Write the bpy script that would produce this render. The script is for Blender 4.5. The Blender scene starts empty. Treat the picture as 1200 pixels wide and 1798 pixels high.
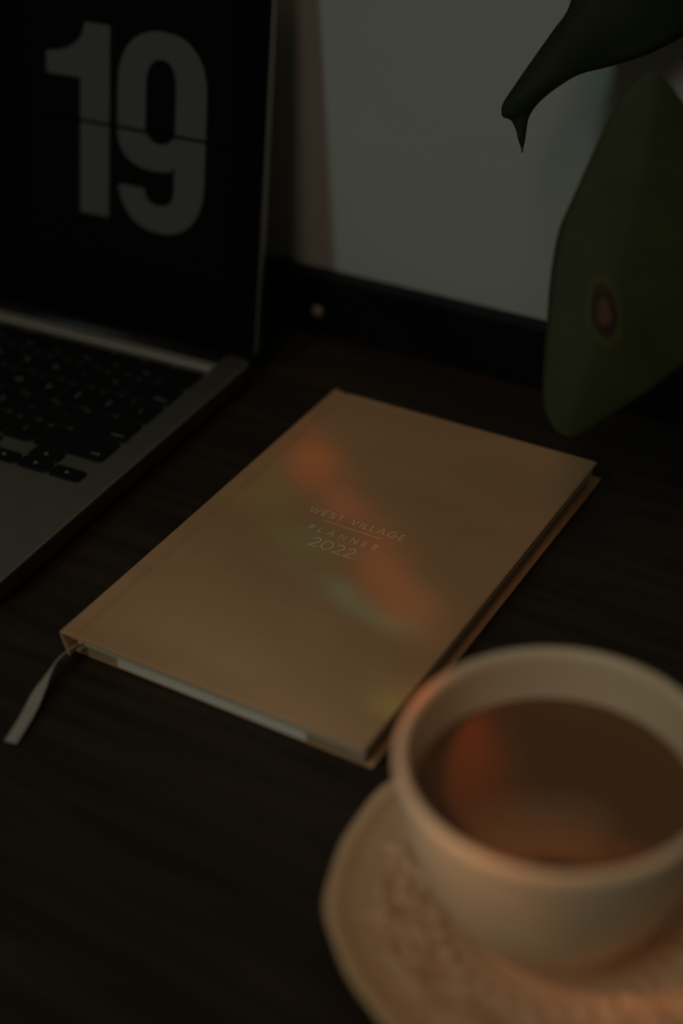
import bpy, bmesh, math, random
from mathutils import Vector, Matrix, Euler
R = math.radians
random.seed(7)
C = bpy.context.scene.collection
scene = bpy.context.scene

# ------------------------------------------------------------------ camera
# world: z = 0 is the desk top, the planner's spine corner is the origin, +y runs to the wall
cam = bpy.data.cameras.new('camera')
cam.sensor_fit = 'VERTICAL'; cam.sensor_height = 36.0; cam.sensor_width = 24.0
cam.lens = 2650 / 1798 * 36.0
cam.clip_start = 0.02; cam.clip_end = 50
cam.dof.use_dof = True; cam.dof.focus_distance = 0.667; cam.dof.aperture_fstop = 2.7
cam_o = bpy.data.objects.new('camera', cam); C.objects.link(cam_o)
right = Vector((0.8601187, 0.5092274, -0.0297192))
down = Vector((0.2720153, -0.5071789, -0.8177880))
fwd = Vector((-0.4315130, 0.6953107, -0.5747517))
M = Matrix((right, -down, -fwd)).transposed().to_4x4()
M.translation = Vector((0.35444, -0.34739, 0.40575))
cam_o.matrix_world = M
scene.camera = cam_o

# ------------------------------------------------------------------ world, lights, exposure
world = bpy.data.worlds.new('World'); scene.world = world; world.use_nodes = True
bg = world.node_tree.nodes['Background']
bg.inputs['Color'].default_value = (0.80, 1.0, 0.74, 1); bg.inputs['Strength'].default_value = 0.018

def area(name, loc, target, size_x, size_y, watts, colour):
    l = bpy.data.lights.new(name, 'AREA'); l.shape = 'RECTANGLE'
    l.size = size_x; l.size_y = size_y; l.energy = watts; l.color = colour
    o = bpy.data.objects.new(name, l); C.objects.link(o); o.location = loc
    o.rotation_euler = (Vector(target) - Vector(loc)).to_track_quat('-Z', 'Y').to_euler()
    return o
# cool daylight slot to the left behind the camera, warm lamp light to its right
area('daylight', (-0.22, -1.55, 1.45), (0.05, 0.15, 0.0), 0.16, 1.1, 3.3, (0.707, 1.0, 0.945))
area('lamplight', (0.45, -1.30, 2.10), (0.05, 0.15, 0.0), 0.36, 1.8, 4.6, (1.0, 0.70, 0.55))

# sunlight split by a prism, plus added fill patches on the cup: a spot lamp pointing straight down whose colour depends on direction
PRISM = Vector((-0.15, -0.55, 0.85))
def prism_and_fill_light():
    l = bpy.data.lights.new('prism_and_fill_light', 'SPOT')
    l.energy = 1.0; l.spot_size = R(150); l.spot_blend = 0.3; l.shadow_soft_size = 0.004
    l.use_nodes = True
    nt = l.node_tree; N = nt.nodes; L = nt.links
    em = N['Emission']
    tc = N.new('ShaderNodeTexCoord'); sp = N.new('ShaderNodeSeparateXYZ')
    L.new(tc.outputs['Normal'], sp.inputs[0])
    def m(op, a, b=None):
        n = N.new('ShaderNodeMath'); n.operation = op
        for i, v in enumerate((a, b)):
            if v is None: continue
            if isinstance(v, (int, float)): n.inputs[i].default_value = v
            else: L.new(v, n.inputs[i])
        return n.outputs[0]
    az = m('MAXIMUM', m('ABSOLUTE', sp.outputs['Z']), 0.02)
    h = PRISM.z - 0.013
    # where this ray meets the level of the planner's cover
    gx = m('ADD', m('MULTIPLY', m('DIVIDE', sp.outputs['X'], az), h), PRISM.x)
    gy = m('ADD', m('MULTIPLY', m('DIVIDE', sp.outputs['Y'], az), h), PRISM.y)
    co = N.new('ShaderNodeCombineXYZ'); L.new(gx, co.inputs[0]); L.new(gy, co.inputs[1])
    ns = N.new('ShaderNodeTexNoise'); ns.inputs['Scale'].default_value = 30; ns.inputs['Detail'].default_value = 2
    L.new(co.outputs[0], ns.inputs['Vector'])
    warp = m('MULTIPLY', m('SUBTRACT', ns.outputs['Fac'], 0.5), 0.03)
    total = None
    for (x, y, rx, ry, ang, col) in SPECTRUM_AND_FILL:
        ca, sa = math.cos(R(ang)), math.sin(R(ang))
        dx = m('SUBTRACT', gx, x); dy = m('ADD', m('SUBTRACT', gy, y), warp)
        u = m('ADD', m('MULTIPLY', dx, ca / rx), m('MULTIPLY', dy, sa / rx))
        v = m('ADD', m('MULTIPLY', dx, -sa / ry), m('MULTIPLY', dy, ca / ry))
        g = m('POWER', 2.718, m('MULTIPLY', m('ADD', m('MULTIPLY', u, u), m('MULTIPLY', v, v)), -1.0))
        vm = N.new('ShaderNodeVectorMath'); vm.operation = 'SCALE'; vm.inputs[0].default_value = col
        L.new(g, vm.inputs['Scale'])
        if total is None: total = vm.outputs[0]
        else:
            ad = N.new('ShaderNodeVectorMath'); ad.operation = 'ADD'
            L.new(total, ad.inputs[0]); L.new(vm.outputs[0], ad.inputs[1]); total = ad.outputs[0]
    L.new(total, em.inputs['Color']); em.inputs['Strength'].default_value = 3.4
    o = bpy.data.objects.new('prism_and_fill_light', l); C.objects.link(o); o.location = PRISM
# x, y on the cover plane (m), radii along / across, angle, colour
SPECTRUM_AND_FILL = [
    (0.025, 0.160, 0.022, 0.013, -55, (2.8, 0.70, 0.0)),
    (0.058, 0.135, 0.020, 0.010, -45, (1.7, 0.40, 0.0)),
    (0.094, 0.102, 0.026, 0.014, -40, (1.9, 0.60, 0.02)),
    (0.122, 0.080, 0.020, 0.012, -38, (1.4, 0.55, 0.05)),
    (0.020, 0.125, 0.022, 0.014, -50, (0.30, 0.55, 0.0)),
    (0.056, 0.100, 0.020, 0.011, -40, (0.05, 0.75, 0.35)),
    (0.092, 0.0755, 0.014, 0.006, -20, (0.0, 1.5, 1.6)),
    (0.116, 0.0700, 0.012, 0.005, -12, (0.0, 1.1, 1.3)),
    (0.095, 0.012, 0.105, 0.042, -16, (0.88, 1.0, 0.98)),
    (0.1415, 0.027, 0.007, 0.010, 60, (0.9, 1.4, 0.1)),
    (0.156, 0.036, 0.010, 0.014, 20, (2.4, 0.60, 0.0)),
    (0.207, 0.022, 0.010, 0.024, 30, (4.2, 0.8, 0.0)),
    (0.224, 0.000, 0.012, 0.024, 25, (2.6, 0.4, 0.0)),
    (0.216, -0.032, 0.016, 0.030, 40, (1.0, 1.1, 1.15)),  # added neutral fill on the cup's left flank, not part of the rainbow
    (0.248, -0.049, 0.030, 0.015, -20, (2.7, 1.6, 1.0)),  # added warm fill to brighten the front of the bowl
    (0.268, -0.036, 0.022, 0.018, -10, (2.3, 0.85, 0.25)),
    (0.292, -0.016, 0.020, 0.011, 0, (2.0, 0.7, 0.2)),  # added warm fill for the bowl's right side
]
prism_and_fill_light()

scene.view_settings.view_transform = 'Standard'; scene.view_settings.look = 'None'
scene.view_settings.exposure = 0.0; scene.view_settings.gamma = 1.0
scene.view_settings.use_curve_mapping = False
scene.cycles.use_denoising = True

# ------------------------------------------------------------------ helpers
def mat(name, colour, rough=0.5, metal=0.0, spec=0.5, emit=None, strength=0.0):
    m = bpy.data.materials.new(name); m.use_nodes = True
    b = m.node_tree.nodes['Principled BSDF']
    b.inputs['Base Color'].default_value = (*colour, 1); b.inputs['Roughness'].default_value = rough
    b.inputs['Metallic'].default_value = metal; b.inputs['Specular IOR Level'].default_value = spec
    if emit:
        b.inputs['Emission Color'].default_value = (*emit, 1); b.inputs['Emission Strength'].default_value = strength
    return m
def textured(m, c0, c1, scale, stretch=(1, 1, 1), bump=0.0, dist=0.001, detail=5, lo=0.3, hi=0.7, bscale=None):
    nt = m.node_tree; N = nt.nodes; L = nt.links; b = N['Principled BSDF']
    tc = N.new('ShaderNodeTexCoord'); mp = N.new('ShaderNodeMapping'); mp.inputs['Scale'].default_value = stretch
    L.new(tc.outputs['Object'], mp.inputs[0])
    ns = N.new('ShaderNodeTexNoise'); ns.inputs['Scale'].default_value = scale; ns.inputs['Detail'].default_value = detail
    L.new(mp.outputs[0], ns.inputs['Vector'])
    cr = N.new('ShaderNodeValToRGB'); cr.color_ramp.elements[0].position = lo; cr.color_ramp.elements[1].position = hi
    cr.color_ramp.elements[0].color = (*c0, 1); cr.color_ramp.elements[1].color = (*c1, 1)
    L.new(ns.outputs['Fac'], cr.inputs[0]); L.new(cr.outputs[0], b.inputs['Base Color'])
    if bump:
        src = ns
        if bscale:
            src = N.new('ShaderNodeTexNoise'); src.inputs['Scale'].default_value = bscale; src.inputs['Detail'].default_value = 4
            L.new(mp.outputs[0], src.inputs['Vector'])
        bp = N.new('ShaderNodeBump'); bp.inputs['Strength'].default_value = bump; bp.inputs['Distance'].default_value = dist
        L.new(src.outputs['Fac'], bp.inputs['Height']); L.new(bp.outputs[0], b.inputs['Normal'])
    return m
def link(name, mesh, m, parent=None):
    o = bpy.data.objects.new(name, mesh); C.objects.link(o)
    if m is not None and not mesh.materials: mesh.materials.append(m)
    if parent is not None: o.parent = parent
    return o
def from_bm(name, bm, m, parent=None, smooth=False):
    me = bpy.data.meshes.new(name); bm.normal_update(); bm.to_mesh(me); bm.free()
    if smooth:
        for p in me.polygons: p.use_smooth = True
    return link(name, me, m, parent)
def from_py(name, v, f, m, parent=None, smooth=False):
    me = bpy.data.meshes.new(name); me.from_pydata(v, [], f); me.update()
    bm = bmesh.new(); bm.from_mesh(me); bmesh.ops.recalc_face_normals(bm, faces=bm.faces); bm.to_mesh(me); bm.free()
    if smooth:
        for p in me.polygons: p.use_smooth = True
    return link(name, me, m, parent)
def box_bm(x0, x1, y0, y1, z0, z1, bevel=0.0, seg=2):
    bm = bmesh.new()
    bmesh.ops.create_cube(bm, size=1, matrix=Matrix.Translation(((x0+x1)/2, (y0+y1)/2, (z0+z1)/2)) @ Matrix.Diagonal((x1-x0, y1-y0, z1-z0, 1)))
    if bevel: bmesh.ops.bevel(bm, geom=bm.edges[:], offset=bevel, segments=seg, affect='EDGES', profile=0.5)
    return bm
def box(name, dims, m, parent=None, bevel=0.0, seg=2):
    return from_bm(name, box_bm(*dims, bevel=bevel, seg=seg), m, parent)
def slab_bm(outline, z0, z1, bevel=0.0, seg=2):
    """extrude a closed 2-D outline from z0 to z1, with rounded rims"""
    bm = bmesh.new()
    vs = [bm.verts.new((x, y, z0)) for x, y in outline]
    f = bm.faces.new(vs)
    r = bmesh.ops.extrude_face_region(bm, geom=[f])
    for v in r['geom']:
        if isinstance(v, bmesh.types.BMVert): v.co.z = z1
    bmesh.ops.recalc_face_normals(bm, faces=bm.faces)
    if bevel:
        ed = [e for e in bm.edges if abs(e.verts[0].co.z - e.verts[1].co.z) < 1e-9]
        bmesh.ops.bevel(bm, geom=ed, offset=bevel, segments=seg, affect='EDGES', profile=0.5)
    return bm
def round_rect(x0, x1, y0, y1, r, n=6):
    rs = r if isinstance(r, (tuple, list)) else (r,)*4
    pts = []
    for (cx, cy, a, q) in ((x1, y1, 0, rs[0]), (x0, y1, 90, rs[1]), (x0, y0, 180, rs[2]), (x1, y0, 270, rs[3])):
        sx = -1 if cx == x1 else 1; sy = -1 if cy == y1 else 1
        for k in range(n + 1):
            t = R(a + 90*k/n); pts.append((cx + sx*q + q*math.cos(t), cy + sy*q + q*math.sin(t)))
    return pts
def lathe(name, prof, m, parent=None, n=128):
    v = []; f = []
    for (r, z) in prof:
        for k in range(n):
            a = 2*math.pi*k/n; v.append((r*math.cos(a), r*math.sin(a), z))
    for i in range(len(prof)-1):
        for k in range(n):
            f.append((i*n+k, i*n+(k+1) % n, (i+1)*n+(k+1) % n, (i+1)*n+k))
    f.append(tuple(range(n))[::-1]); f.append(tuple((len(prof)-1)*n+k for k in range(n)))
    return from_py(name, v, f, m, parent, True)
def catmull(pts, n=6, closed=False):
    P = [Vector(p) for p in pts]; out = []; c = len(P)
    for i in range(c if closed else c-1):
        p0 = P[i-1] if (closed or i > 0) else P[0]; p1 = P[i]; p2 = P[(i+1) % c]
        p3 = P[(i+2) % c] if (closed or i+2 < c) else P[-1]
        for k in range(n):
            t = k/n
            out.append(0.5*((2*p1) + (p2-p0)*t + (2*p0-5*p1+4*p2-p3)*t*t + (3*p1-p0-3*p2+p3)*t*t*t))
    if not closed: out.append(P[-1])
    return out
def tube(name, pts, radii, m, parent=None, n=10):
    P = [Vector(p) for p in pts]; v = []; f = []
    if not isinstance(radii, (list, tuple)): radii = [radii]*len(P)
    for i, p in enumerate(P):
        t = (P[min(i+1, len(P)-1)] - P[max(i-1, 0)]).normalized()
        a = t.orthogonal().normalized() if i == 0 else (a - t*a.dot(t)).normalized()
        b = t.cross(a)
        for k in range(n):
            an = 2*math.pi*k/n; v.append(p + (a*math.cos(an) + b*math.sin(an))*radii[i])
    for i in range(len(P)-1):
        for k in range(n): f.append((i*n+k, i*n+(k+1) % n, (i+1)*n+(k+1) % n, (i+1)*n+k))
    f.append(tuple(range(n))); f.append(tuple((len(P)-1)*n+k for k in range(n)))
    return from_py(name, v, f, m, parent, True)
def thing(name, label, cat, loc=(0, 0, 0), rz=0.0):
    o = bpy.data.objects.new(name, None); C.objects.link(o); o.location = loc; o.rotation_euler = (0, 0, rz)
    o.empty_display_size = 0.02; o['label'] = label; o['category'] = cat
    return o

# ------------------------------------------------------------------ materials
m_wall = textured(mat('wall_paint', (.5, .5, .47), 0.7), (.50, .515, .475), (.56, .57, .53), 5, (1, 1, 2.5), 0.06, 0.002)
m_floor = textured(mat('floor_boards', (.05, .035, .025), 0.6), (.03, .02, .014), (.06, .04, .028), 4, (1, 8, 1))
m_desk = textured(mat('dark_wood', (.03, .022, .015), 0.5, spec=0.25), (.021, .0135, .0082), (.046, .028, .0155), 9, (1.2, 14, 4), 0.25, 0.0006, 8, 0.32, 0.75)
m_rail = textured(mat('black_lacquer', (.006, .006, .008), 0.45, spec=0.2), (.004, .004, .006), (.009, .009, .011), 20)
m_brass = mat('pale_brass', (.52, .46, .34), 0.4, 0.3)
m_alu = textured(mat('grey_aluminium', (.4, .36, .31), 0.45, 0.93), (.34, .305, .245), (.37, .335, .27), 60)
m_alu_lid = mat('lid_aluminium', (.30, .255, .22), 0.40, 0.9)
m_glint = mat('glint_aluminium', (.50, .44, .38), 0.5, 0.6)  # paler than the deck: the bright reflection there is put into the colour
m_key = mat('key_plastic', (.006, .006, .006), 0.5, spec=0.22)
m_legend = mat('key_print', (.30, .30, .28), 0.6)
m_glass = mat('screen_glass', (.0015, .0015, .0018), 0.22, spec=0.25)
m_hinge = mat('hinge_plastic', (.006, .006, .006), 0.4, spec=0.3)
m_card = mat('screen_card', (.001, .001, .001), 0.25, spec=0.2, emit=(.9, 1.0, .95), strength=0.0004)
m_digit = mat('screen_digit', (.002, .002, .002), 0.25, spec=0.2, emit=(.93, 1.0, .76), strength=0.0138)
m_cover = textured(mat('kraft_cloth', (.5, .35, .2), 0.55, spec=0.3), (.53, .285, .140), (.60, .33, .165), 14, (1, 3, 1), 0.16, 0.0003, 6, 0.3, 0.7, 420)
m_kraft = textured(mat('kraft_card', (.4, .26, .15), 0.75), (.42, .25, .125), (.50, .31, .165), 60)
m_paper = textured(mat('page_paper', (.55, .52, .47), 0.8), (.74, .62, .49), (.92, .79, .64), 300, (.02, .02, 9), 0.3, 0.0004)
m_insert = textured(mat('insert_paper', (.6, .57, .52), 0.8), (.86, .69, .54), (.94, .77, .62), 200, (.02, .02, 6))
m_foil = mat('pale_foil', (.85, .76, .60), 0.4, 0.0)
m_ribbon = textured(mat('satin_ribbon', (.45, .38, .31), 0.45), (.42, .35, .28), (.50, .43, .35), 400, (1, 1, 1), 0.2, 0.0002)
m_head = textured(mat('headband', (.5, .48, .45), 0.8), (.34, .32, .30), (.60, .58, .54), 700)
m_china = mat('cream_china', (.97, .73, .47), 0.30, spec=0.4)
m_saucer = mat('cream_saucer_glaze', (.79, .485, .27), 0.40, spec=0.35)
m_pot = textured(mat('terracotta', (.2, .16, .13), 0.8), (.16, .13, .11), (.22, .18, .15), 20)
m_soil = textured(mat('soil', (.02, .014, .01), 1.0), (.010, .007, .005), (.03, .02, .014), 90, bump=1.0, dist=0.004)
m_stem = textured(mat('plant_stem', (.05, .08, .02), 0.5), (.03, .05, .015), (.06, .085, .03), 40)

def coffee_material():
    m = mat('milky_coffee', (.15, .075, .035), 0.22, spec=0.3)
    nt = m.node_tree; N = nt.nodes; L = nt.links; b = N['Principled BSDF']
    tc = N.new('ShaderNodeTexCoord'); ns = N.new('ShaderNodeTexNoise'); ns.inputs['Scale'].default_value = 60; ns.inputs['Detail'].default_value = 2
    L.new(tc.outputs['Object'], ns.inputs['Vector'])
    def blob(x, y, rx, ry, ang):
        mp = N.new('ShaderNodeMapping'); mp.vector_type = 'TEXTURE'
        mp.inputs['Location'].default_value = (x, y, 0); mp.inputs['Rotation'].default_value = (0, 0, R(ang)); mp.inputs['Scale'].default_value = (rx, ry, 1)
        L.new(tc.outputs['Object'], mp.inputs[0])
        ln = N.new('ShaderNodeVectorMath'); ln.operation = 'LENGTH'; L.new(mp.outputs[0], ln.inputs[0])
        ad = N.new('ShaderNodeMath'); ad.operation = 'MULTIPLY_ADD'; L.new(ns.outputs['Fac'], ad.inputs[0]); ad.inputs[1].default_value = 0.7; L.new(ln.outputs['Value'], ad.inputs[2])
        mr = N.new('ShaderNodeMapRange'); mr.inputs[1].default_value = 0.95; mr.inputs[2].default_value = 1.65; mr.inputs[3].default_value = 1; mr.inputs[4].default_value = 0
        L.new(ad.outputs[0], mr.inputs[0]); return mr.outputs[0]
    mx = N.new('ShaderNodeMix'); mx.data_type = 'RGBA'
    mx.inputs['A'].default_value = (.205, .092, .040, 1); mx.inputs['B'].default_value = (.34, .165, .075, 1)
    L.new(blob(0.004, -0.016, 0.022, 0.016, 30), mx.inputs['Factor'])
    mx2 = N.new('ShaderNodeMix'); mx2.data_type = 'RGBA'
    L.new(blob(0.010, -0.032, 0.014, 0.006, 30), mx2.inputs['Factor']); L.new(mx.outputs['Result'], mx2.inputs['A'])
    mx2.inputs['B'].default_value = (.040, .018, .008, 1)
    L.new(mx2.outputs['Result'], b.inputs['Base Color'])
    return m

def leaf_material(name, dark, light, spot=None, rough=0.6):
    m = mat(name, dark, rough, spec=0.16)
    nt = m.node_tree; N = nt.nodes; L = nt.links; b = N['Principled BSDF']
    uv = N.new('ShaderNodeUVMap')
    ns = N.new('ShaderNodeTexNoise'); ns.inputs['Scale'].default_value = 40; ns.inputs['Detail'].default_value = 4
    L.new(uv.outputs[0], ns.inputs['Vector'])
    cr = N.new('ShaderNodeValToRGB'); cr.color_ramp.elements[0].position = .3; cr.color_ramp.elements[1].position = .75
    cr.color_ramp.elements[0].color = (*dark, 1); cr.color_ramp.elements[1].color = (*light, 1)
    L.new(ns.outputs['Fac'], cr.inputs[0]); out = cr.outputs[0]
    if spot:
        sx, sy, ra, rb, ang = spot
        mp = N.new('ShaderNodeMapping'); mp.vector_type = 'TEXTURE'
        mp.inputs['Location'].default_value = (sx, sy, 0); mp.inputs['Rotation'].default_value = (0, 0, R(ang)); mp.inputs['Scale'].default_value = (ra, rb, 1)
        L.new(uv.outputs[0], mp.inputs[0])
        ln = N.new('ShaderNodeVectorMath'); ln.operation = 'LENGTH'; L.new(mp.outputs[0], ln.inputs[0])
        ad = N.new('ShaderNodeMath'); ad.operation = 'MULTIPLY_ADD'; ad.inputs[1].default_value = 0.75
        n2 = N.new('ShaderNodeTexNoise'); n2.inputs['Scale'].default_value = 110; L.new(uv.outputs[0], n2.inputs['Vector'])
        L.new(n2.outputs['Fac'], ad.inputs[0]); L.new(ln.outputs['Value'], ad.inputs[2])
        cs = N.new('ShaderNodeValToRGB'); e = cs.color_ramp.elements
        e[0].position = 0.0; e[0].color = (.125, .058, .030, 1)
        e[1].position = 1.0; e[1].color = (*light, 1)
        for p, c in ((.34, (.105, .048, .024, 1)), (.47, (.022, .013, .006, 1)), (.60, (.045, .030, .010, 1)), (.70, (.085, .080, .022, 1))):
            k = e.new(p); k.color = c
        hv = N.new('ShaderNodeMath'); hv.operation = 'MULTIPLY'; hv.inputs[1].default_value = .42; L.new(ad.outputs[0], hv.inputs[0])
        L.new(hv.outputs[0], cs.inputs[0])
        mr = N.new('ShaderNodeMapRange'); mr.inputs[1].default_value = .62; mr.inputs[2].default_value = .9
        L.new(hv.outputs[0], mr.inputs[0])
        mx = N.new('ShaderNodeMix'); mx.data_type = 'RGBA'
        L.new(mr.outputs[0], mx.inputs['Factor']); L.new(cs.outputs[0], mx.inputs['A']); L.new(out, mx.inputs['B']); out = mx.outputs['Result']
    L.new(out, b.inputs['Base Color'])
    return m

# ------------------------------------------------------------------ setting
WALL_Y = 0.300
w = box('wall_back', (-1.6, 1.6, WALL_Y, WALL_Y + 0.1, -0.74, 1.7), m_wall); w['kind'] = 'structure'
fl = box('floor', (-1.6, 1.6, -1.9, WALL_Y, -0.79, -0.74), m_floor); fl['kind'] = 'structure'

# ------------------------------------------------------------------ desk
desk = thing('desk', 'dark brown wooden desk with a black back rail along the grey wall', 'desk', (0, 0, -0.74))
def dpart(name, dims, m, parent=desk, bevel=0.001):
    o = box(name, dims, m, parent, bevel); return o
dpart('tabletop', (-0.75, 0.75, -0.42, 0.2995, 0.708, 0.74), m_desk)
rail = dpart('back_rail', (-0.75, 0.75, 0.2885, 0.2995, 0.7401, 0.7755), m_rail, bevel=0.0012)
rail['label'] = 'black back rail along the wall'
bm = bmesh.new()
bmesh.ops.create_uvsphere(bm, u_segments=20, v_segments=10, radius=0.0036, matrix=Matrix.Translation((-0.0510, 0.2880, 0.7535)) @ Matrix.Diagonal((1, .45, 1, 1)))
sc_ = from_bm('screw_head', bm, m_brass, rail, True); sc_['label'] = 'small pale brass screw head'
for sx in (-1, 1):
    for y in (-0.36, 0.24):
        dpart('leg', (sx*0.68-.03, sx*0.68+.03, y-.03, y+.03, 0.0005, 0.708), m_desk)

# ------------------------------------------------------------------ laptop (origin: right end of the hinge, x runs left in negative numbers)
lap = thing('laptop', 'open grey aluminium laptop with black keys and a black screen showing the number 19', 'laptop', (-0.0506, 0.2254, 0), R(2.6))
WD, DP, BH = 0.3041, 0.2240, 0.0155
out = round_rect(-WD, 0, -DP, -0.003, (.007, .007, .010, .010))
# deck with the hinge notch cut in the rear edge
i0 = 7
notch = [(-0.0165, -0.003), (-0.0165, -0.0125), (-0.018, -0.014), (-WD+.018, -0.014), (-WD+.0165, -0.0125), (-WD+.0165, -0.003)]
outl = out[:i0] + notch + out[i0:]
bm = slab_bm(outl, 0.0015, BH, 0.0009, 2)
for v in bm.verts:                                    # the underside is drawn in, so the flanks look down
    if v.co.z < BH*.5: v.co.x += .0035*(1 if v.co.x < -WD/2 else -1); v.co.y += .0035 if v.co.y < -DP/2 else 0
base = from_bm('base', bm, m_alu, lap)
for (fx, fy) in ((-.03, -.03), (-WD+.03, -.03), (-.03, -DP+.03), (-WD+.03, -DP+.03)):
    bm = bmesh.new(); bmesh.ops.create_cone(bm, cap_ends=True, segments=24, radius1=.006, radius2=.0065, depth=.0016, matrix=Matrix.Translation((fx, fy, .0008)))
    from_bm('rubber_foot', bm, m_key, lap)
# trackpad groove plate
from_bm('trackpad', slab_bm(round_rect(-WD/2-.06, -WD/2+.06, -DP+.004, -DP+.076, .004), BH-.0003, BH+.00015, .0001, 1), m_alu, lap)
# keys
KR = -0.0142; PIT = 0.01900; ROW = 0.01870; TOP = -0.0268
rows = [
    [('esc', 1.5)] + [('F%d' % k, 1) for k in range(1, 13)] + [('', 1)],
    [(c, 1) for c in '`1234567890-='] + [('delete', 1.5)],
    [('tab', 1.5)] + [(c, 1) for c in 'QWERTYUIOP[]\\'],
    [('caps lock', 1.75)] + [(c, 1) for c in "ASDFGHJKL;'"] + [('return', 1.75)],
    [('shift', 2.25)] + [(c, 1) for c in 'ZXCVBNM,./'] + [('shift', 2.25)],
]
legend_cache = {}
def legend_mesh(s, size):
    if (s, size) in legend_cache: return legend_cache[(s, size)]
    cu = bpy.data.curves.new('legend', 'FONT'); cu.body = s; cu.size = size; cu.align_x = 'CENTER'; cu.align_y = 'CENTER'; cu.resolution_u = 2
    t = bpy.data.objects.new('legend', cu); C.objects.link(t)
    me = bpy.data.meshes.new_from_object(t.evaluated_get(bpy.context.evaluated_depsgraph_get()))
    bpy.data.objects.remove(t); bpy.data.curves.remove(cu)
    me.materials.clear(); me.materials.append(m_legend); me.name = 'legend'
    legend_cache[(s, size)] = me
    return me
key_cache = {}
def key(cx, cy, wu, hh, rad=.0022):
    kk = (round(wu, 5), round(hh, 5))
    if kk not in key_cache:
        bm = slab_bm(round_rect(-wu/2, wu/2, -hh/2, hh/2, rad, 4), 0, 0.0011, 0.00022, 1)
        me = bpy.data.meshes.new('key'); bm.normal_update(); bm.to_mesh(me); bm.free(); me.materials.append(m_key); key_cache[kk] = me
    o = bpy.data.objects.new('key', key_cache[kk]); C.objects.link(o); o.parent = lap; o.location = (cx, cy, BH)
    return o
def add_legend(k, s, size, dx=0, dy=0):
    o = bpy.data.objects.new('legend', legend_mesh(s, size)); C.objects.link(o); o.parent = k; o.location = (dx, dy, 0.00113)
GAP = 0.0014
for ri, row in enumerate(rows):
    tot = sum(wd for _, wd in row); x = KR - tot*PIT; cy = TOP - ROW*(ri+.5)
    for s, wd in row:
        kw = wd*PIT - GAP
        k = key(x + wd*PIT/2, cy, kw, ROW - GAP)
        if s and x > -0.26:
            if len(s) > 2 and s[0] != 'F': add_legend(k, s, 0.0030, kw/2 - 0.0062 if x > -.15 else -kw/2+.006, -0.0044)
            elif s[0] == 'F' and len(s) > 1: add_legend(k, s, 0.0026, 0, -0.004)
            else: add_legend(k, s, 0.0050)
        x += wd*PIT
cy = TOP - ROW*5.5
x = KR - 14.5*PIT
for s, wd in [('fn', 1), ('control', 1), ('option', 1), ('command', 1.25), ('', 5), ('command', 1.25), ('option', 1)]:
    k = key(x + wd*PIT/2, cy, wd*PIT - GAP, ROW - GAP)
    if s and x > -0.2: add_legend(k, s, 0.0024, 0, -0.005)
    x += wd*PIT
HH = (ROW - GAP)/2 - 0.0002
for j, s in enumerate('◀▲▼▶'):
    col = (0, 1, 1, 2)[j]; up = j == 1
    kx = x + PIT*(col+.5); ky = cy + (HH/2 + .0003 if up else -HH/2 - .0003)
    k = key(kx, ky, PIT-GAP, HH, .0019)
    a = .0011; tri = {0: [(a, a), (-a, 0), (a, -a)], 1: [(-a, -a), (a, -a), (0, a)], 2: [(-a, a), (0, -a), (a, a)], 3: [(-a, a), (-a, -a), (a, 0)]}[j]
    from_py('legend', [(p[0], p[1], 0.00113) for p in tri], [(0, 1, 2)], m_legend, k)
hs = from_bm('glint_strip', slab_bm(round_rect(-WD+.0142, -.0142, -.0236, -.0160, .0012, 3), BH-.0004, BH+.0019, .0015, 3), m_glint, lap); hs['label'] = 'added pale ridge for the bright reflection on the deck behind the keys'  # added ridge in paler metal, shaped to show the deck's bright reflection
# hinge barrel in the notch
tube('hinge_barrel', [(-WD+.018, -.0072, BH-.003), (-.018, -.0072, BH-.003)], .0054, m_hinge, lap, 20)
# lid, tilted back from the hinge
lid = bpy.data.objects.new('lid', None)
TILT = R(12.2)
Mlid = Matrix.Translation((0, 0, BH)) @ Matrix.Rotation(-TILT, 4, 'X') @ Matrix.Rotation(R(90), 4, 'X')   # local x right, y up the screen, z to the user
LH = 0.212
def lid_part(name, bm, m, parent):
    bmesh.ops.transform(bm, matrix=Mlid, verts=bm.verts); return from_bm(name, bm, m, parent)
bpy.data.objects.remove(lid)
shell = lid_part('lid', slab_bm(round_rect(-WD, 0, 0.0006, LH, (.009, .009, .003, .003)), -0.0046, -0.0002, 0.0005, 2), m_alu_lid, lap)
scr = lid_part('screen', slab_bm(round_rect(-WD+.0012, -.0012, 0.0004, LH-.0014, (.008, .008, .002, .002)), -0.0003, 0.0002, 0.0001, 1), m_glass, shell)
def flat(pts, z):
    bm = bmesh.new(); f = bm.faces.new([bm.verts.new((x, y, z)) for x, y in pts])
    return bm
def print_part(name, polys, m, z):
    """flat print on the screen: list of (outer, hole or None) outlines"""
    bm = bmesh.new()
    for outer, hole in polys:
        if hole is None:
            bm.faces.new([bm.verts.new((x, y, z)) for x, y in outer])
        else:
            a = [bm.verts.new((x, y, z)) for x, y in outer]; b = [bm.verts.new((x, y, z)) for x, y in hole]
            ed = [bm.edges.new((q[i], q[(i+1) % len(q)])) for q in (a, b) for i in range(len(q))]
            bmesh.ops.triangle_fill(bm, edges=ed, use_beauty=True)
    bmesh.ops.triangulate(bm, faces=bm.faces[:], ngon_method='EAR_CLIP')
    bmesh.ops.recalc_face_normals(bm, faces=bm.faces)
    return lid_part(name, bm, m, shell)
mm = lambda pts: [(x/1000, y/1000) for x, y in pts]
def clip(poly, y, above):
    o = []; n = len(poly)
    for i in range(n):
        a, b = poly[i], poly[(i+1) % n]
        ia = (a[1] >= y) == above; ib = (b[1] >= y) == above
        if ia: o.append(a)
        if ia != ib:
            t = (y-a[1])/(b[1]-a[1]); o.append((a[0]+t*(b[0]-a[0]), y))
    return o
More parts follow.
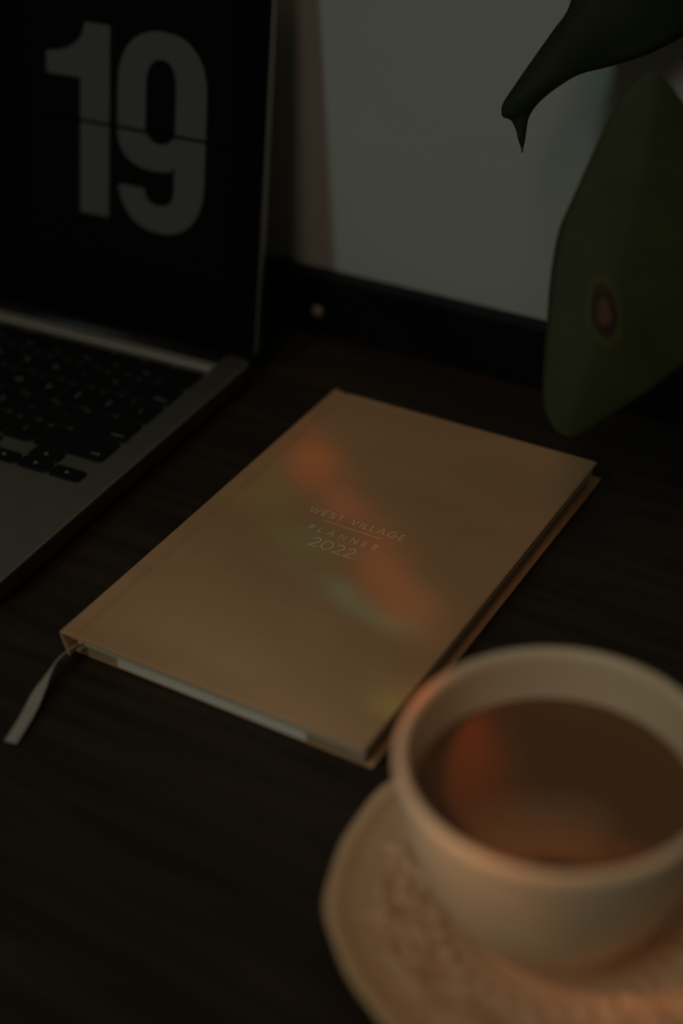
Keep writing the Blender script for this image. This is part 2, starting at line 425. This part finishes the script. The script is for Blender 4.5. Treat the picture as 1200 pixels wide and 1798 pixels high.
# flip-clock card: two half cards and their digits
CX = -75.0
print_part('flip_card', [(mm(round_rect(-149, -20, 108.4, 180, (9, 9, .3, .3))), None)], m_card, .00025)
print_part('flip_card', [(mm(round_rect(-149, -20, 36, 106.6, (.3, .3, 9, 9))), None)], m_card, .00025)
arc = [(-136, 140.6), (-131.5, 141.2), (-127, 142.0), (-122.5, 143.4), (-118.5, 145.6), (-115.0, 148.6), (-112.6, 152.0), (-111.2, 157.6)]
one = arc + [(-95.2, 157.6), (-95.2, 58.6), (-114, 58.6), (-114, 129.2), (-136, 129.2)]
up, lo = clip(one, 108.2, True), clip(one, 106.6, False)
print_part('digit_half', [(mm(up), None)], m_digit, .0003); print_part('digit_half', [(mm(lo), None)], m_digit, .0003)
def arcp(cx, cy, rx, ry, a0, a1, n=14, p=2.3):
    o = []
    for k in range(n+1):
        t = R(a0 + (a1-a0)*k/n); c_, s_ = math.cos(t), math.sin(t)
        o.append((cx + rx*math.copysign(abs(c_)**(2/p), c_), cy + ry*math.copysign(abs(s_)**(2/p), s_)))
    return o
XL, XR = -90.2, -35.6; XC = (XL+XR)/2; RX = (XR-XL)/2
HXL, HXR = -72.6, -54.2; HC = (HXL+HXR)/2; HX = (HXR-HXL)/2
outer9 = arcp(XC, 129, RX, 29.3, 180, 0)                               # top bowl, left to right
outer9 += arcp(XC, 86, RX, 30.5, 0, -165)                              # right side and bottom
outer9 += [(-87.8, 78.0), (-72.3, 78.0)]                               # terminal of the tail
outer9 += arcp(HC, 78.5, HX, 8.5, 180, 360, 10)                          # inside of the tail
outer9 += [(-54.3, 92.4)] + arcp(-66.5, 106, 23.7, 18.3, -68, -180, 10)  # under the bowl
hole9 = arcp(HC, 131, HX, 13.5, 0, 180, 10) + arcp(HC, 112.5, HX, 10.5, 180, 360, 10)
# upper half: an open slot through the clip line, so build from the outline walked around the hole
upo = clip(outer9, 108.2, True); uph = clip(hole9, 108.2, True)
topo = [p for p in upo]
def arch(o, h, y, above):
    """outline minus hole where both are cut by the same line"""
    oi = [p for p in o if abs(p[1]-y) > 1e-6]; hi = [p for p in h if abs(p[1]-y) > 1e-6]
    if above:
        oi_ = sorted_path(oi, True); hi_ = sorted_path(hi, True)
    else:
        oi_ = oi; hi_ = hi
    return oi_, hi_
def sorted_path(p, _):
    return p
oL = arcp(XC, 129, RX, 29.3, 180, 0); hT = arcp(HC, 131, HX, 13.5, 0, 180, 10)
top9 = [(XL, 108.2)] + oL + [(XR, 108.2), (HXR, 108.2)] + hT + [(HXL, 108.2)]
print_part('digit_half', [(mm(top9), None)], m_digit, .0003)
low9 = [(XR, 106.6)] + outer9[15:] 
low9 = [p for p in low9 if p[1] < 106.5 or p == (XR, 106.6)] + [(XL, 106.6), (HXL+.3, 106.6)] + [p for p in arcp(HC, 112.5, HX, 10.5, 180, 360, 10) if p[1] < 106.4] + [(HXR-.3, 106.6)]
print_part('digit_half', [(mm(low9), None)], m_digit, .0003)

# ------------------------------------------------------------------ planner
pl = thing('planner', 'tan kraft hardcover planner lettered West Village Planner 2022 with ribbon, lying on the desk', 'book')
W, H, T = 0.145, 0.2204, 0.013
# front cover: board with a pressed joint beside the spine
xs = [0.0, 0.0006, 0.0014, 0.0062, 0.0072, 0.0080, 0.0088, 0.0098, W-.0008, W]
zs = [T-.0009, T-.0003, T, T, T-.0006, T-.0011, T-.0006, T, T, T-.0004]
v = []; f = []; ny = 3; ysv = [0, 0.0006, H-.0006, H]
for j, y in enumerate(ysv):
    for x, z in zip(xs, zs): v.append((x, y, z - (0.0004 if j in (0, 3) else 0)))
n = len(xs); nt_ = len(v)
for j in range(3):
    for i in range(n-1): f.append((j*n+i, j*n+i+1, (j+1)*n+i+1, (j+1)*n+i))
for j, y in enumerate(ysv):
    for x, z in zip(xs, zs): v.append((x, y, T-.0013))
for j in range(3):
    for i in range(n-1): f.append((nt_+j*n+i, nt_+(j+1)*n+i, nt_+(j+1)*n+i+1, nt_+j*n+i+1))
for j in (0, 3):
    for i in range(n-1): f.append((j*n+i, nt_+j*n+i, nt_+j*n+i+1, j*n+i+1))
for i in (0, n-1):
    for j in range(3): f.append((j*n+i, (j+1)*n+i, nt_+(j+1)*n+i, nt_+j*n+i))
cover = from_py('front_cover', v, f, m_cover, pl)
bx0, bx1, by0, by1 = 0.0022, 0.1462, 0.0038, 0.2248
back = box('back_cover', (bx0, bx1, by0, by1, 0.0002, 0.0015), m_cover, pl, 0.0004)
# spine strip leaning from the front board to the back board
sp = [(0.0, T-.0010), (0.0006, 0.0085), (0.0018, 0.0042), (bx0+.0002, 0.0008), (bx0+.0019, 0.0010), (0.0036, 0.0045), (0.0022, 0.0085), (0.0014, T-.0012)]
v = [(x, 0.0002, z) for x, z in sp] + [(x+.0004, H+.002, z) for x, z in sp]; k = len(sp)
f = [tuple(range(k)), tuple(range(k, 2*k))[::-1]] + [(i, (i+1) % k, k+(i+1) % k, k+i) for i in range(k)]
from_py('spine', v, f, m_cover, pl)
box('page_block', (0.0074, 0.1440, 0.0022, 0.2175, 0.0074, 0.0116), m_paper, pl, 0.0003)
pk = box('back_pocket', (0.0095, 0.1428, 0.0037, 0.2150, 0.0016, 0.0073), m_kraft, pl, 0.0003); pk['label'] = 'brown kraft pocket inside the back cover'
ins = box('paper_insert', (0.0265, 0.1175, 0.0031, 0.1400, 0.0017, 0.0072), m_insert, pl, 0.0003); ins['label'] = 'white paper insert in the back pocket'
tube('headband', [(0.0046, 0.0046, 0.0106), (0.0043, 0.0042, 0.0085), (0.0050, 0.0046, 0.0060)], 0.0010, m_head, pl, 10)
# ribbon bookmark: leaves the spine on edge, twists, lies flat on the desk at its end
path = catmull([(0.0100, 0.0200, 0.0069), (0.0092, 0.0060, 0.0069), (0.0078, -0.0008, 0.0082), (0.0072, -0.0112, 0.0079), (0.0100, -0.0240, 0.0060), (0.0142, -0.0385, 0.0036), (0.0166, -0.0520, 0.0012)], 8)
v = []; f = []; npth = len(path)
for i, p in enumerate(path):
    t = (path[min(i+1, npth-1)] - path[max(i-1, 0)]).normalized(); s = i/(npth-1)
    sd = t.cross(Vector((0, 0, 1))).normalized(); upv = sd.cross(t)
    tw = R(72)*(1 - min(1, max(0, (s-.42)/.30)))*min(1, max(.15, s/.3)); wd = 0.0026 - 0.0006*math.exp(-((s-.5)/.15)**2)
    edge = Vector((-.62, .50, -.60)); edge = (edge - t*edge.dot(t)).normalized()
    if edge.dot(sd) < 0: edge = -edge
    kf = min(1, max(0, (s-.50)/.30)); kf = kf*kf*(3-2*kf)
    d = edge.lerp(sd, kf).normalized(); wd = 0.0026; nn = t.cross(d)*0.00012
    z_off = Vector((0, 0, 0))
    for q in (-1, 1):
        for h_ in (-1, 1): v.append(p + d*wd*q + nn*h_ + z_off)
for i in range(npth-1):
    a = i*4; b = a+4
    f += [(a, a+2, b+2, b), (a+1, b+1, b+3, a+3), (a, b, b+1, a+1), (a+2, a+3, b+3, b+2)]
f += [(0, 1, 3, 2), ((npth-1)*4, (npth-1)*4+2, (npth-1)*4+3, (npth-1)*4+1)]
for i, q in enumerate(v):
    if q.z < 0.0003: q.z = 0.0003
rb = from_py('ribbon', v, f, m_ribbon, pl, False); rb['label'] = 'pale satin bookmark ribbon'

# stamped lettering, drawn as strokes in a geometric sans
def circ(cx, cy, rx, ry, a0, a1, n=16): return [(cx + rx*math.cos(R(a0+(a1-a0)*k/n)), cy + ry*math.sin(R(a0+(a1-a0)*k/n))) for k in range(n+1)]
GL = {   # width, strokes in cap-height units
    'W': (1.25, [[(0, 1), (.32, 0), (.625, .95), (.93, 0), (1.25, 1)]]),
    'E': (.52, [[(.52, 1), (0, 1), (0, 0), (.52, 0)], [(0, .52), (.48, .52)]]),
    'S': (.56, [circ(.28, .755, .23, .245, 35, 270) + circ(.28, .26, .26, .26, 90, -150)]),
    'T': (.56, [[(0, 1), (.56, 1)], [(.28, 1), (.28, 0)]]),
    'V': (.80, [[(0, 1), (.40, 0), (.80, 1)]]),
    'I': (.02, [[(.01, 1), (.01, 0)]]),
    'L': (.44, [[(0, 1), (0, 0), (.44, 0)]]),
    'A': (.84, [[(0, 0), (.42, 1), (.84, 0)], [(.16, .34), (.68, .34)]]),
    'G': (1.0, [circ(.5, .5, .5, .5, 45, 360, 30) + [(.52, .5)]]),
    'P': (.50, [[(0, 0), (0, 1), (.22, 1)] + circ(.22, .73, .27, .27, 90, -90) + [(0, .46)]]),
    'N': (.76, [[(0, 0), (0, 1), (.76, 0), (.76, 1)]]),
    'R': (.52, [[(0, 0), (0, 1), (.22, 1)] + circ(.22, .74, .26, .26, 90, -90) + [(0, .48)], [(.20, .48), (.52, 0)]]),
    '2': (.60, [circ(.29, .70, .28, .30, 165, -38) + [(0, 0), (.62, 0)]]),
    '0': (.80, [circ(.40, .5, .40, .5, 90, 450, 32)]),
    ' ': (.35, []),
}
def stroke_text(s, cap, x0, x1, base_y, wd):
    ws = sum(GL[c][0] for c in s)*cap; gap = (x1-x0-ws)/(len(s)-1); x = x0
    bm = bmesh.new(); z = T + 0.00006
    for c in s:
        w_, strokes = GL[c]
        for st in strokes:
            P = [Vector((x + p[0]*cap, base_y + p[1]*cap)) for p in st]
            prev = None; n_ = len(P)
            for i, p in enumerate(P):
                a = (P[i]-P[i-1]).normalized() if i else (P[1]-P[0]).normalized()
                b = (P[i+1]-P[i]).normalized() if i < n_-1 else a
                if (a+b).length < 1e-4: b = a
                t = (a+b).normalized(); nn = Vector((-t.y, t.x)) * (wd/2) / max(.45, t.dot(b))
                cur = (bm.verts.new((p.x+nn.x, p.y+nn.y, z)), bm.verts.new((p.x-nn.x, p.y-nn.y, z)))
                if prev: bm.faces.new((prev[0], prev[1], cur[1], cur[0]))
                prev = cur
        x += w_*cap + gap
    bmesh.ops.recalc_face_normals(bm, faces=bm.faces)
    o = from_bm('lettering', bm, m_foil, cover); return o
stroke_text('WEST VILLAGE', 0.0041, 0.0460, 0.0945, 0.1212, 0.00044)
stroke_text('PLANNER', 0.0034, 0.0530, 0.0872, 0.1096, 0.00042)
stroke_text('2022', 0.0062, 0.0592, 0.0806, 0.0996, 0.00052)
bm = flat([(0.0550, 0.1180), (0.0850, 0.1180), (0.0850, 0.11835), (0.0550, 0.11835)], T+.00006)
from_bm('rule', bm, m_foil, cover)

# ------------------------------------------------------------------ saucer, cup, coffee
CUP = (0.2345, -0.0325)          # saucer centre
CUP_C = (0.2320, -0.0284)        # the cup stands a little off centre
sau = None
def saucer_mesh():
    NR, NA = 84, 420
    th0 = R(212.5)
    prof = [(0, .0030), (.022, .0030), (.027, .0034), (.030, .0042), (.034, .0042), (.040, .0052), (.052, .0088), (.064, .0130), (.0678, .0146), (.0695, .0166), (.0735, .0178), (.0750, .0170)]
    def hz(r):
        for (a, za), (b, zb) in zip(prof, prof[1:]):
            if r <= b: t = (r-a)/(b-a); return za + (zb-za)*t
        return prof[-1][1]
    def emboss(r, a):
        if not .032 < r < .0675: return 0
        env = min(1, (r-.032)/.003, (.0675-r)/.003); h = 0
        n = 12; k = round((a-th0)/(2*math.pi/n)); ac = th0 + k*2*math.pi/n; da = a-ac
        x = r-.0545; y = r*da                                   # rosette of five petals
        rr = math.hypot(x, y); ph = math.atan2(y, x)
        pet = .0086*(.62+.38*math.cos(5*ph))
        h = max(h, 1 - (rr/pet)**2 if rr < pet else 0)
        if rr < .0016: h = 1.25
        k2 = round((a-th0)/(2*math.pi/n)-.5)+.5; da2 = a-(th0+k2*2*math.pi/n)   # scrolls between them
        x2 = r-.0500; y2 = r*da2; r2 = math.hypot(x2, y2); p2 = math.atan2(y2, x2)
        sw = math.cos(2*p2 - r2*900); h = max(h, .8*max(0, sw)*(1 if r2 < .009 else max(0, 1-(r2-.009)/.003)))
        wv = math.cos(30*a) * .0016                             # beaded inner vine
        h = max(h, .8*max(0, 1 - ((r-.0375-wv)/.0016)**2))
        return env*h
    v = []; f = []
    for i in range(NR+1):
        r0 = .075*(i/NR)
        for k in range(NA):
            a = 2*math.pi*k/NA; sc = 1 + (.008*math.cos(8*(a-th0)) + .004*math.cos(16*(a-th0)))*max(0, (r0-.05)/.025)
            r = r0*sc*.985; z = hz(r0) + .0030*emboss(r0, a)
            v.append((r*math.cos(a), r*math.sin(a), z))
    for i in range(NR):
        for k in range(NA): f.append((i*NA+k, i*NA+(k+1) % NA, (i+1)*NA+(k+1) % NA, (i+1)*NA+k))
    top = (NR+1)*NA
    under = [(.0743, .0158), (.066, .0108), (.052, .0056), (.040, .0022), (.032, .0018), (.0315, .0003), (.0285, .0003), (.028, .0014), (.001, .0016)]
    for i, (r0, z) in enumerate(under):
        for k in range(NA):
            a = 2*math.pi*k/NA; sc = 1 + (.008*math.cos(8*(a-th0)) + .004*math.cos(16*(a-th0)))*max(0, (r0-.05)/.025)
            v.append((r0*sc*.985*math.cos(a), r0*sc*.985*math.sin(a), z))
    for i in range(len(under)):
        b0 = NR*NA if i == 0 else top+(i-1)*NA; b1 = top+i*NA
        for k in range(NA): f.append((b0+k, b0+(k+1) % NA, b1+(k+1) % NA, b1+k))
    return v, f
v, f = saucer_mesh()
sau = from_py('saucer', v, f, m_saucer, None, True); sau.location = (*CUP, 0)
sau['label'] = 'cream scalloped saucer with raised flower relief, under the cup'; sau['category'] = 'saucer'
cup = thing('coffee_cup', 'round cream china cup standing on the scalloped saucer', 'cup', (*CUP_C, 0.0043))
prof = [(.0005, .0012), (.0205, .0012), (.0212, .0000), (.0236, .0000), (.0244, .0012), (.0248, .0040)]
prof += [(p.x, p.y) for p in catmull([(.0248, .0040, 0), (.0312, .0090, 0), (.0382, .0180, 0), (.0440, .0310, 0), (.0474, .0440, 0), (.0500, .0580, 0), (.0509, .0690, 0)], 5)][1:]
prof += [(.0509, .0712), (.0504, .0724), (.0494, .0730), (.0481, .0728), (.0471, .0718), (.0466, .0700)]
inner = [(p.x, p.y) for p in catmull([(.0466, .0700, 0), (.0455, .0580, 0), (.0434, .0450, 0), (.0402, .0320, 0), (.0345, .0200, 0), (.0270, .0115, 0), (.0150, .0075, 0), (.0005, .0068, 0)], 5)][1:]
lathe('bowl', prof + inner, m_china, cup, 160)
hp = catmull([(.0480, 0, .062), (.060, 0, .0665), (.071, 0, .062), (.0745, 0, .050), (.070, 0, .037), (.056, 0, .028), (.0415, 0, .0255)], 8)
ha = R(42)
tube('handle', [(p.x*math.cos(ha), p.x*math.sin(ha), p.z) for p in hp], [.0036]*len(hp), m_china, cup, 14)
lv = 0.0545
cr = .0449
cv = [(0, 0, 0)]; cf = []
cz = lathe('coffee', [(.0005, -.0015), (cr-.0006, -.0015), (cr-.0002, 0), (cr-.0008, -.00015), (.0005, -.00015)], coffee_material(), None, 96)
cz.location = (*CUP_C, 0.0043 + lv)
cz['label'] = 'milky brown coffee filling the cream cup'; cz['category'] = 'coffee'

# ------------------------------------------------------------------ plant (pot beyond the right of the picture)
POT = (0.345, 0.190, 0)
plant = thing('potted_plant', 'potted plant with broad dark green leaves hanging over the desk by the wall', 'plant', POT)
lathe('pot', [(.001, .0005), (.036, .0005), (.038, .003), (.050, .085), (.053, .086), (.0535, .096), (.0495, .097), (.048, .088), (.047, .080), (.001, .080)], m_pot, plant, 64)
lathe('soil', [(.001, .0795), (.0462, .0795), (.0468, .0835), (.034, .087), (.015, .085), (.001, .088)], m_soil, plant, 48)
top = Vector((-.004, -.006, .285))
tube('stem', catmull([(0, 0, .08), (.004, .003, .14), (-.002, .002, .21), top], 6), [.0055 - .0001*i for i in range(19)], m_stem, plant, 12)
face = Matrix((right, -down, -fwd)).transposed()
def leaf(name, origin, rot, rows_, unit, bend, fold, m, nc=8, thick=.00045):
    """rows_: (left x, left y, rib x, rib y, right x, right y) in the leaf's own plane, tip first; bend(s) and fold(s) lift the ribs and margins out of it"""
    half = []
    cols = [catmull([(r[2*q]*unit, r[2*q+1]*unit, 0) for r in rows_], 5) for q in range(3)]
    ns_ = len(cols[0]); grid = []
    for i in range(ns_):
        s = i/(ns_-1); l, c, r = cols[0][i], cols[1][i], cols[2][i]; line = []
        for k in range(2*nc+1):
            t = (k-nc)/nc
            p = c.lerp(l, -t) if t < 0 else c.lerp(r, t)
            wl = (l-c).length if t < 0 else (r-c).length
            fl_ = fold(s, t)*wl
            line.append((p, Vector((p.x, p.y, bend(s) + fl_))))
        grid.append(line)
    v = []; uvs = []; f = []; nn = 2*nc+1
    for line in grid:
        for p, q in line: v.append(q); uvs.append((p.x, p.y))
    for i in range(ns_-1):
        for k in range(nn-1): f.append((i*nn+k, i*nn+k+1, (i+1)*nn+k+1, (i+1)*nn+k))
    me = bpy.data.meshes.new(name); me.from_pydata(v, [], f); me.update()
    ul = me.uv_layers.new(name='UVMap')
    for lp in me.loops: ul.data[lp.index].uv = uvs[lp.vertex_index]
    for p in me.polygons: p.use_smooth = True
    o = link(name, me, m, plant)
    o.location = Vector(origin) - Vector(POT); o.rotation_euler = rot
    so = o.modifiers.new('thickness', 'SOLIDIFY'); so.thickness = thick; so.offset = 0
    return o, grid
def px(rows_, tx, ty): return [tuple(((a-tx) if i % 2 == 0 else (ty-a)) for i, a in enumerate(r)) for r in rows_]
rot_face = face.to_euler()
# long arching leaf with a drip tip
L1 = [(916.5, 263, 917.5, 263, 918.5, 263), (914, 256, 917, 256, 920, 256), (910, 246, 916, 246, 922, 246), (905, 228, 915, 228, 924, 228), (896, 213, 913, 212, 927, 211),
      (882, 207, 911, 203, 932, 201), (880, 194, 914, 191, 940, 190), (885, 181, 924, 177, 955, 176), (898, 162, 944, 157, 980, 158), (920, 130, 972, 122, 1015, 139),
      (945, 95, 1003, 82, 1065, 126), (970, 60, 1034, 44, 1130, 105), (992, 30, 1062, 10, 1190, 75), (1006, -10, 1092, -32, 1250, 35), (1030, -60, 1128, -84, 1300, -20),
      (1070, -120, 1165, -136, 1330, -90), (1140, -180, 1210, -185, 1325, -170), (1235, -230, 1256, -232, 1280, -235)]
o1 = Vector((0.09800, 0.22400, 0.15840))
m_leaf1 = leaf_material('leaf_underside', (.013, .019, .008), (.023, .030, .011))
leaf1, g1 = leaf('leaf', o1, rot_face, px(L1, 917, 258), 0.65/2650, lambda s: .004*math.sin(s*3.1)+.020*s*s, lambda s, t: -.26*t*t + .08*t, m_leaf1)
# broad leaf with a dried brown spot
L2 = [(1001, 765, 1006, 765, 1012, 765), (985, 757, 1004, 756, 1033, 756), (968, 735, 1008, 732, 1068, 735), (959, 700, 1021, 696, 1122, 702), (958, 660, 1036, 655, 1190, 657), (962, 605, 1055, 600, 1262, 590),
      (966, 540, 1078, 534, 1305, 512), (972, 470, 1097, 462, 1328, 432), (985, 400, 1114, 388, 1324, 360), (1010, 340, 1126, 326, 1300, 300), (1040, 272, 1136, 262, 1262, 246),
      (1068, 212, 1142, 207, 1222, 206), (1094, 165, 1145, 166, 1190, 176), (1118, 143, 1146, 145, 1171, 152), (1140, 135, 1146, 135, 1152, 137)]
o2 = Vector((0.16911, 0.12422, 0.08891))
m_leaf2 = leaf_material('leaf_blade', (.034, .041, .015), (.058, .064, .024), (58*.59/2650, (762-548)*.59/2650, 21*.59/2650, 42*.59/2650, 10), 0.55)
leaf2, g2 = leaf('leaf', o2, rot_face, px(L2, 1005, 762), 0.59/2650, lambda s: -.006*math.cos(s*3.1), lambda s, t: -.16*abs(t) - .05*t*t if t < 0 else -.14*t*t - .03*t, m_leaf2)
leaf2['label'] = 'broad leaf with a brown dried spot'
def world_of(o, q): return o.location + (o.rotation_euler.to_matrix() @ q)
b1 = world_of(leaf1, g1[-1][8][1]); b2 = world_of(leaf2, g2[int(len(g2)*.58)][16][1])
tube('petiole', catmull([top, (top+b1)/2 + Vector((0, 0, .03)), b1], 8), .0019, m_stem, plant)
tube('petiole', catmull([Vector((0, .002, .2)), (Vector((0, .002, .2))+b2)/2 + Vector((.01, 0, .03)), b2], 8), .0019, m_stem, plant)
# dried point of the long leaf
tube('leaf_tip', [(0, -.0008, .0003), (.00015, -.0018, .0003), (-.0001, -.0026, .0003)], [.0004, .0005, .0002], mat('dry_brown', (.10, .045, .02), .8), leaf1, 8)
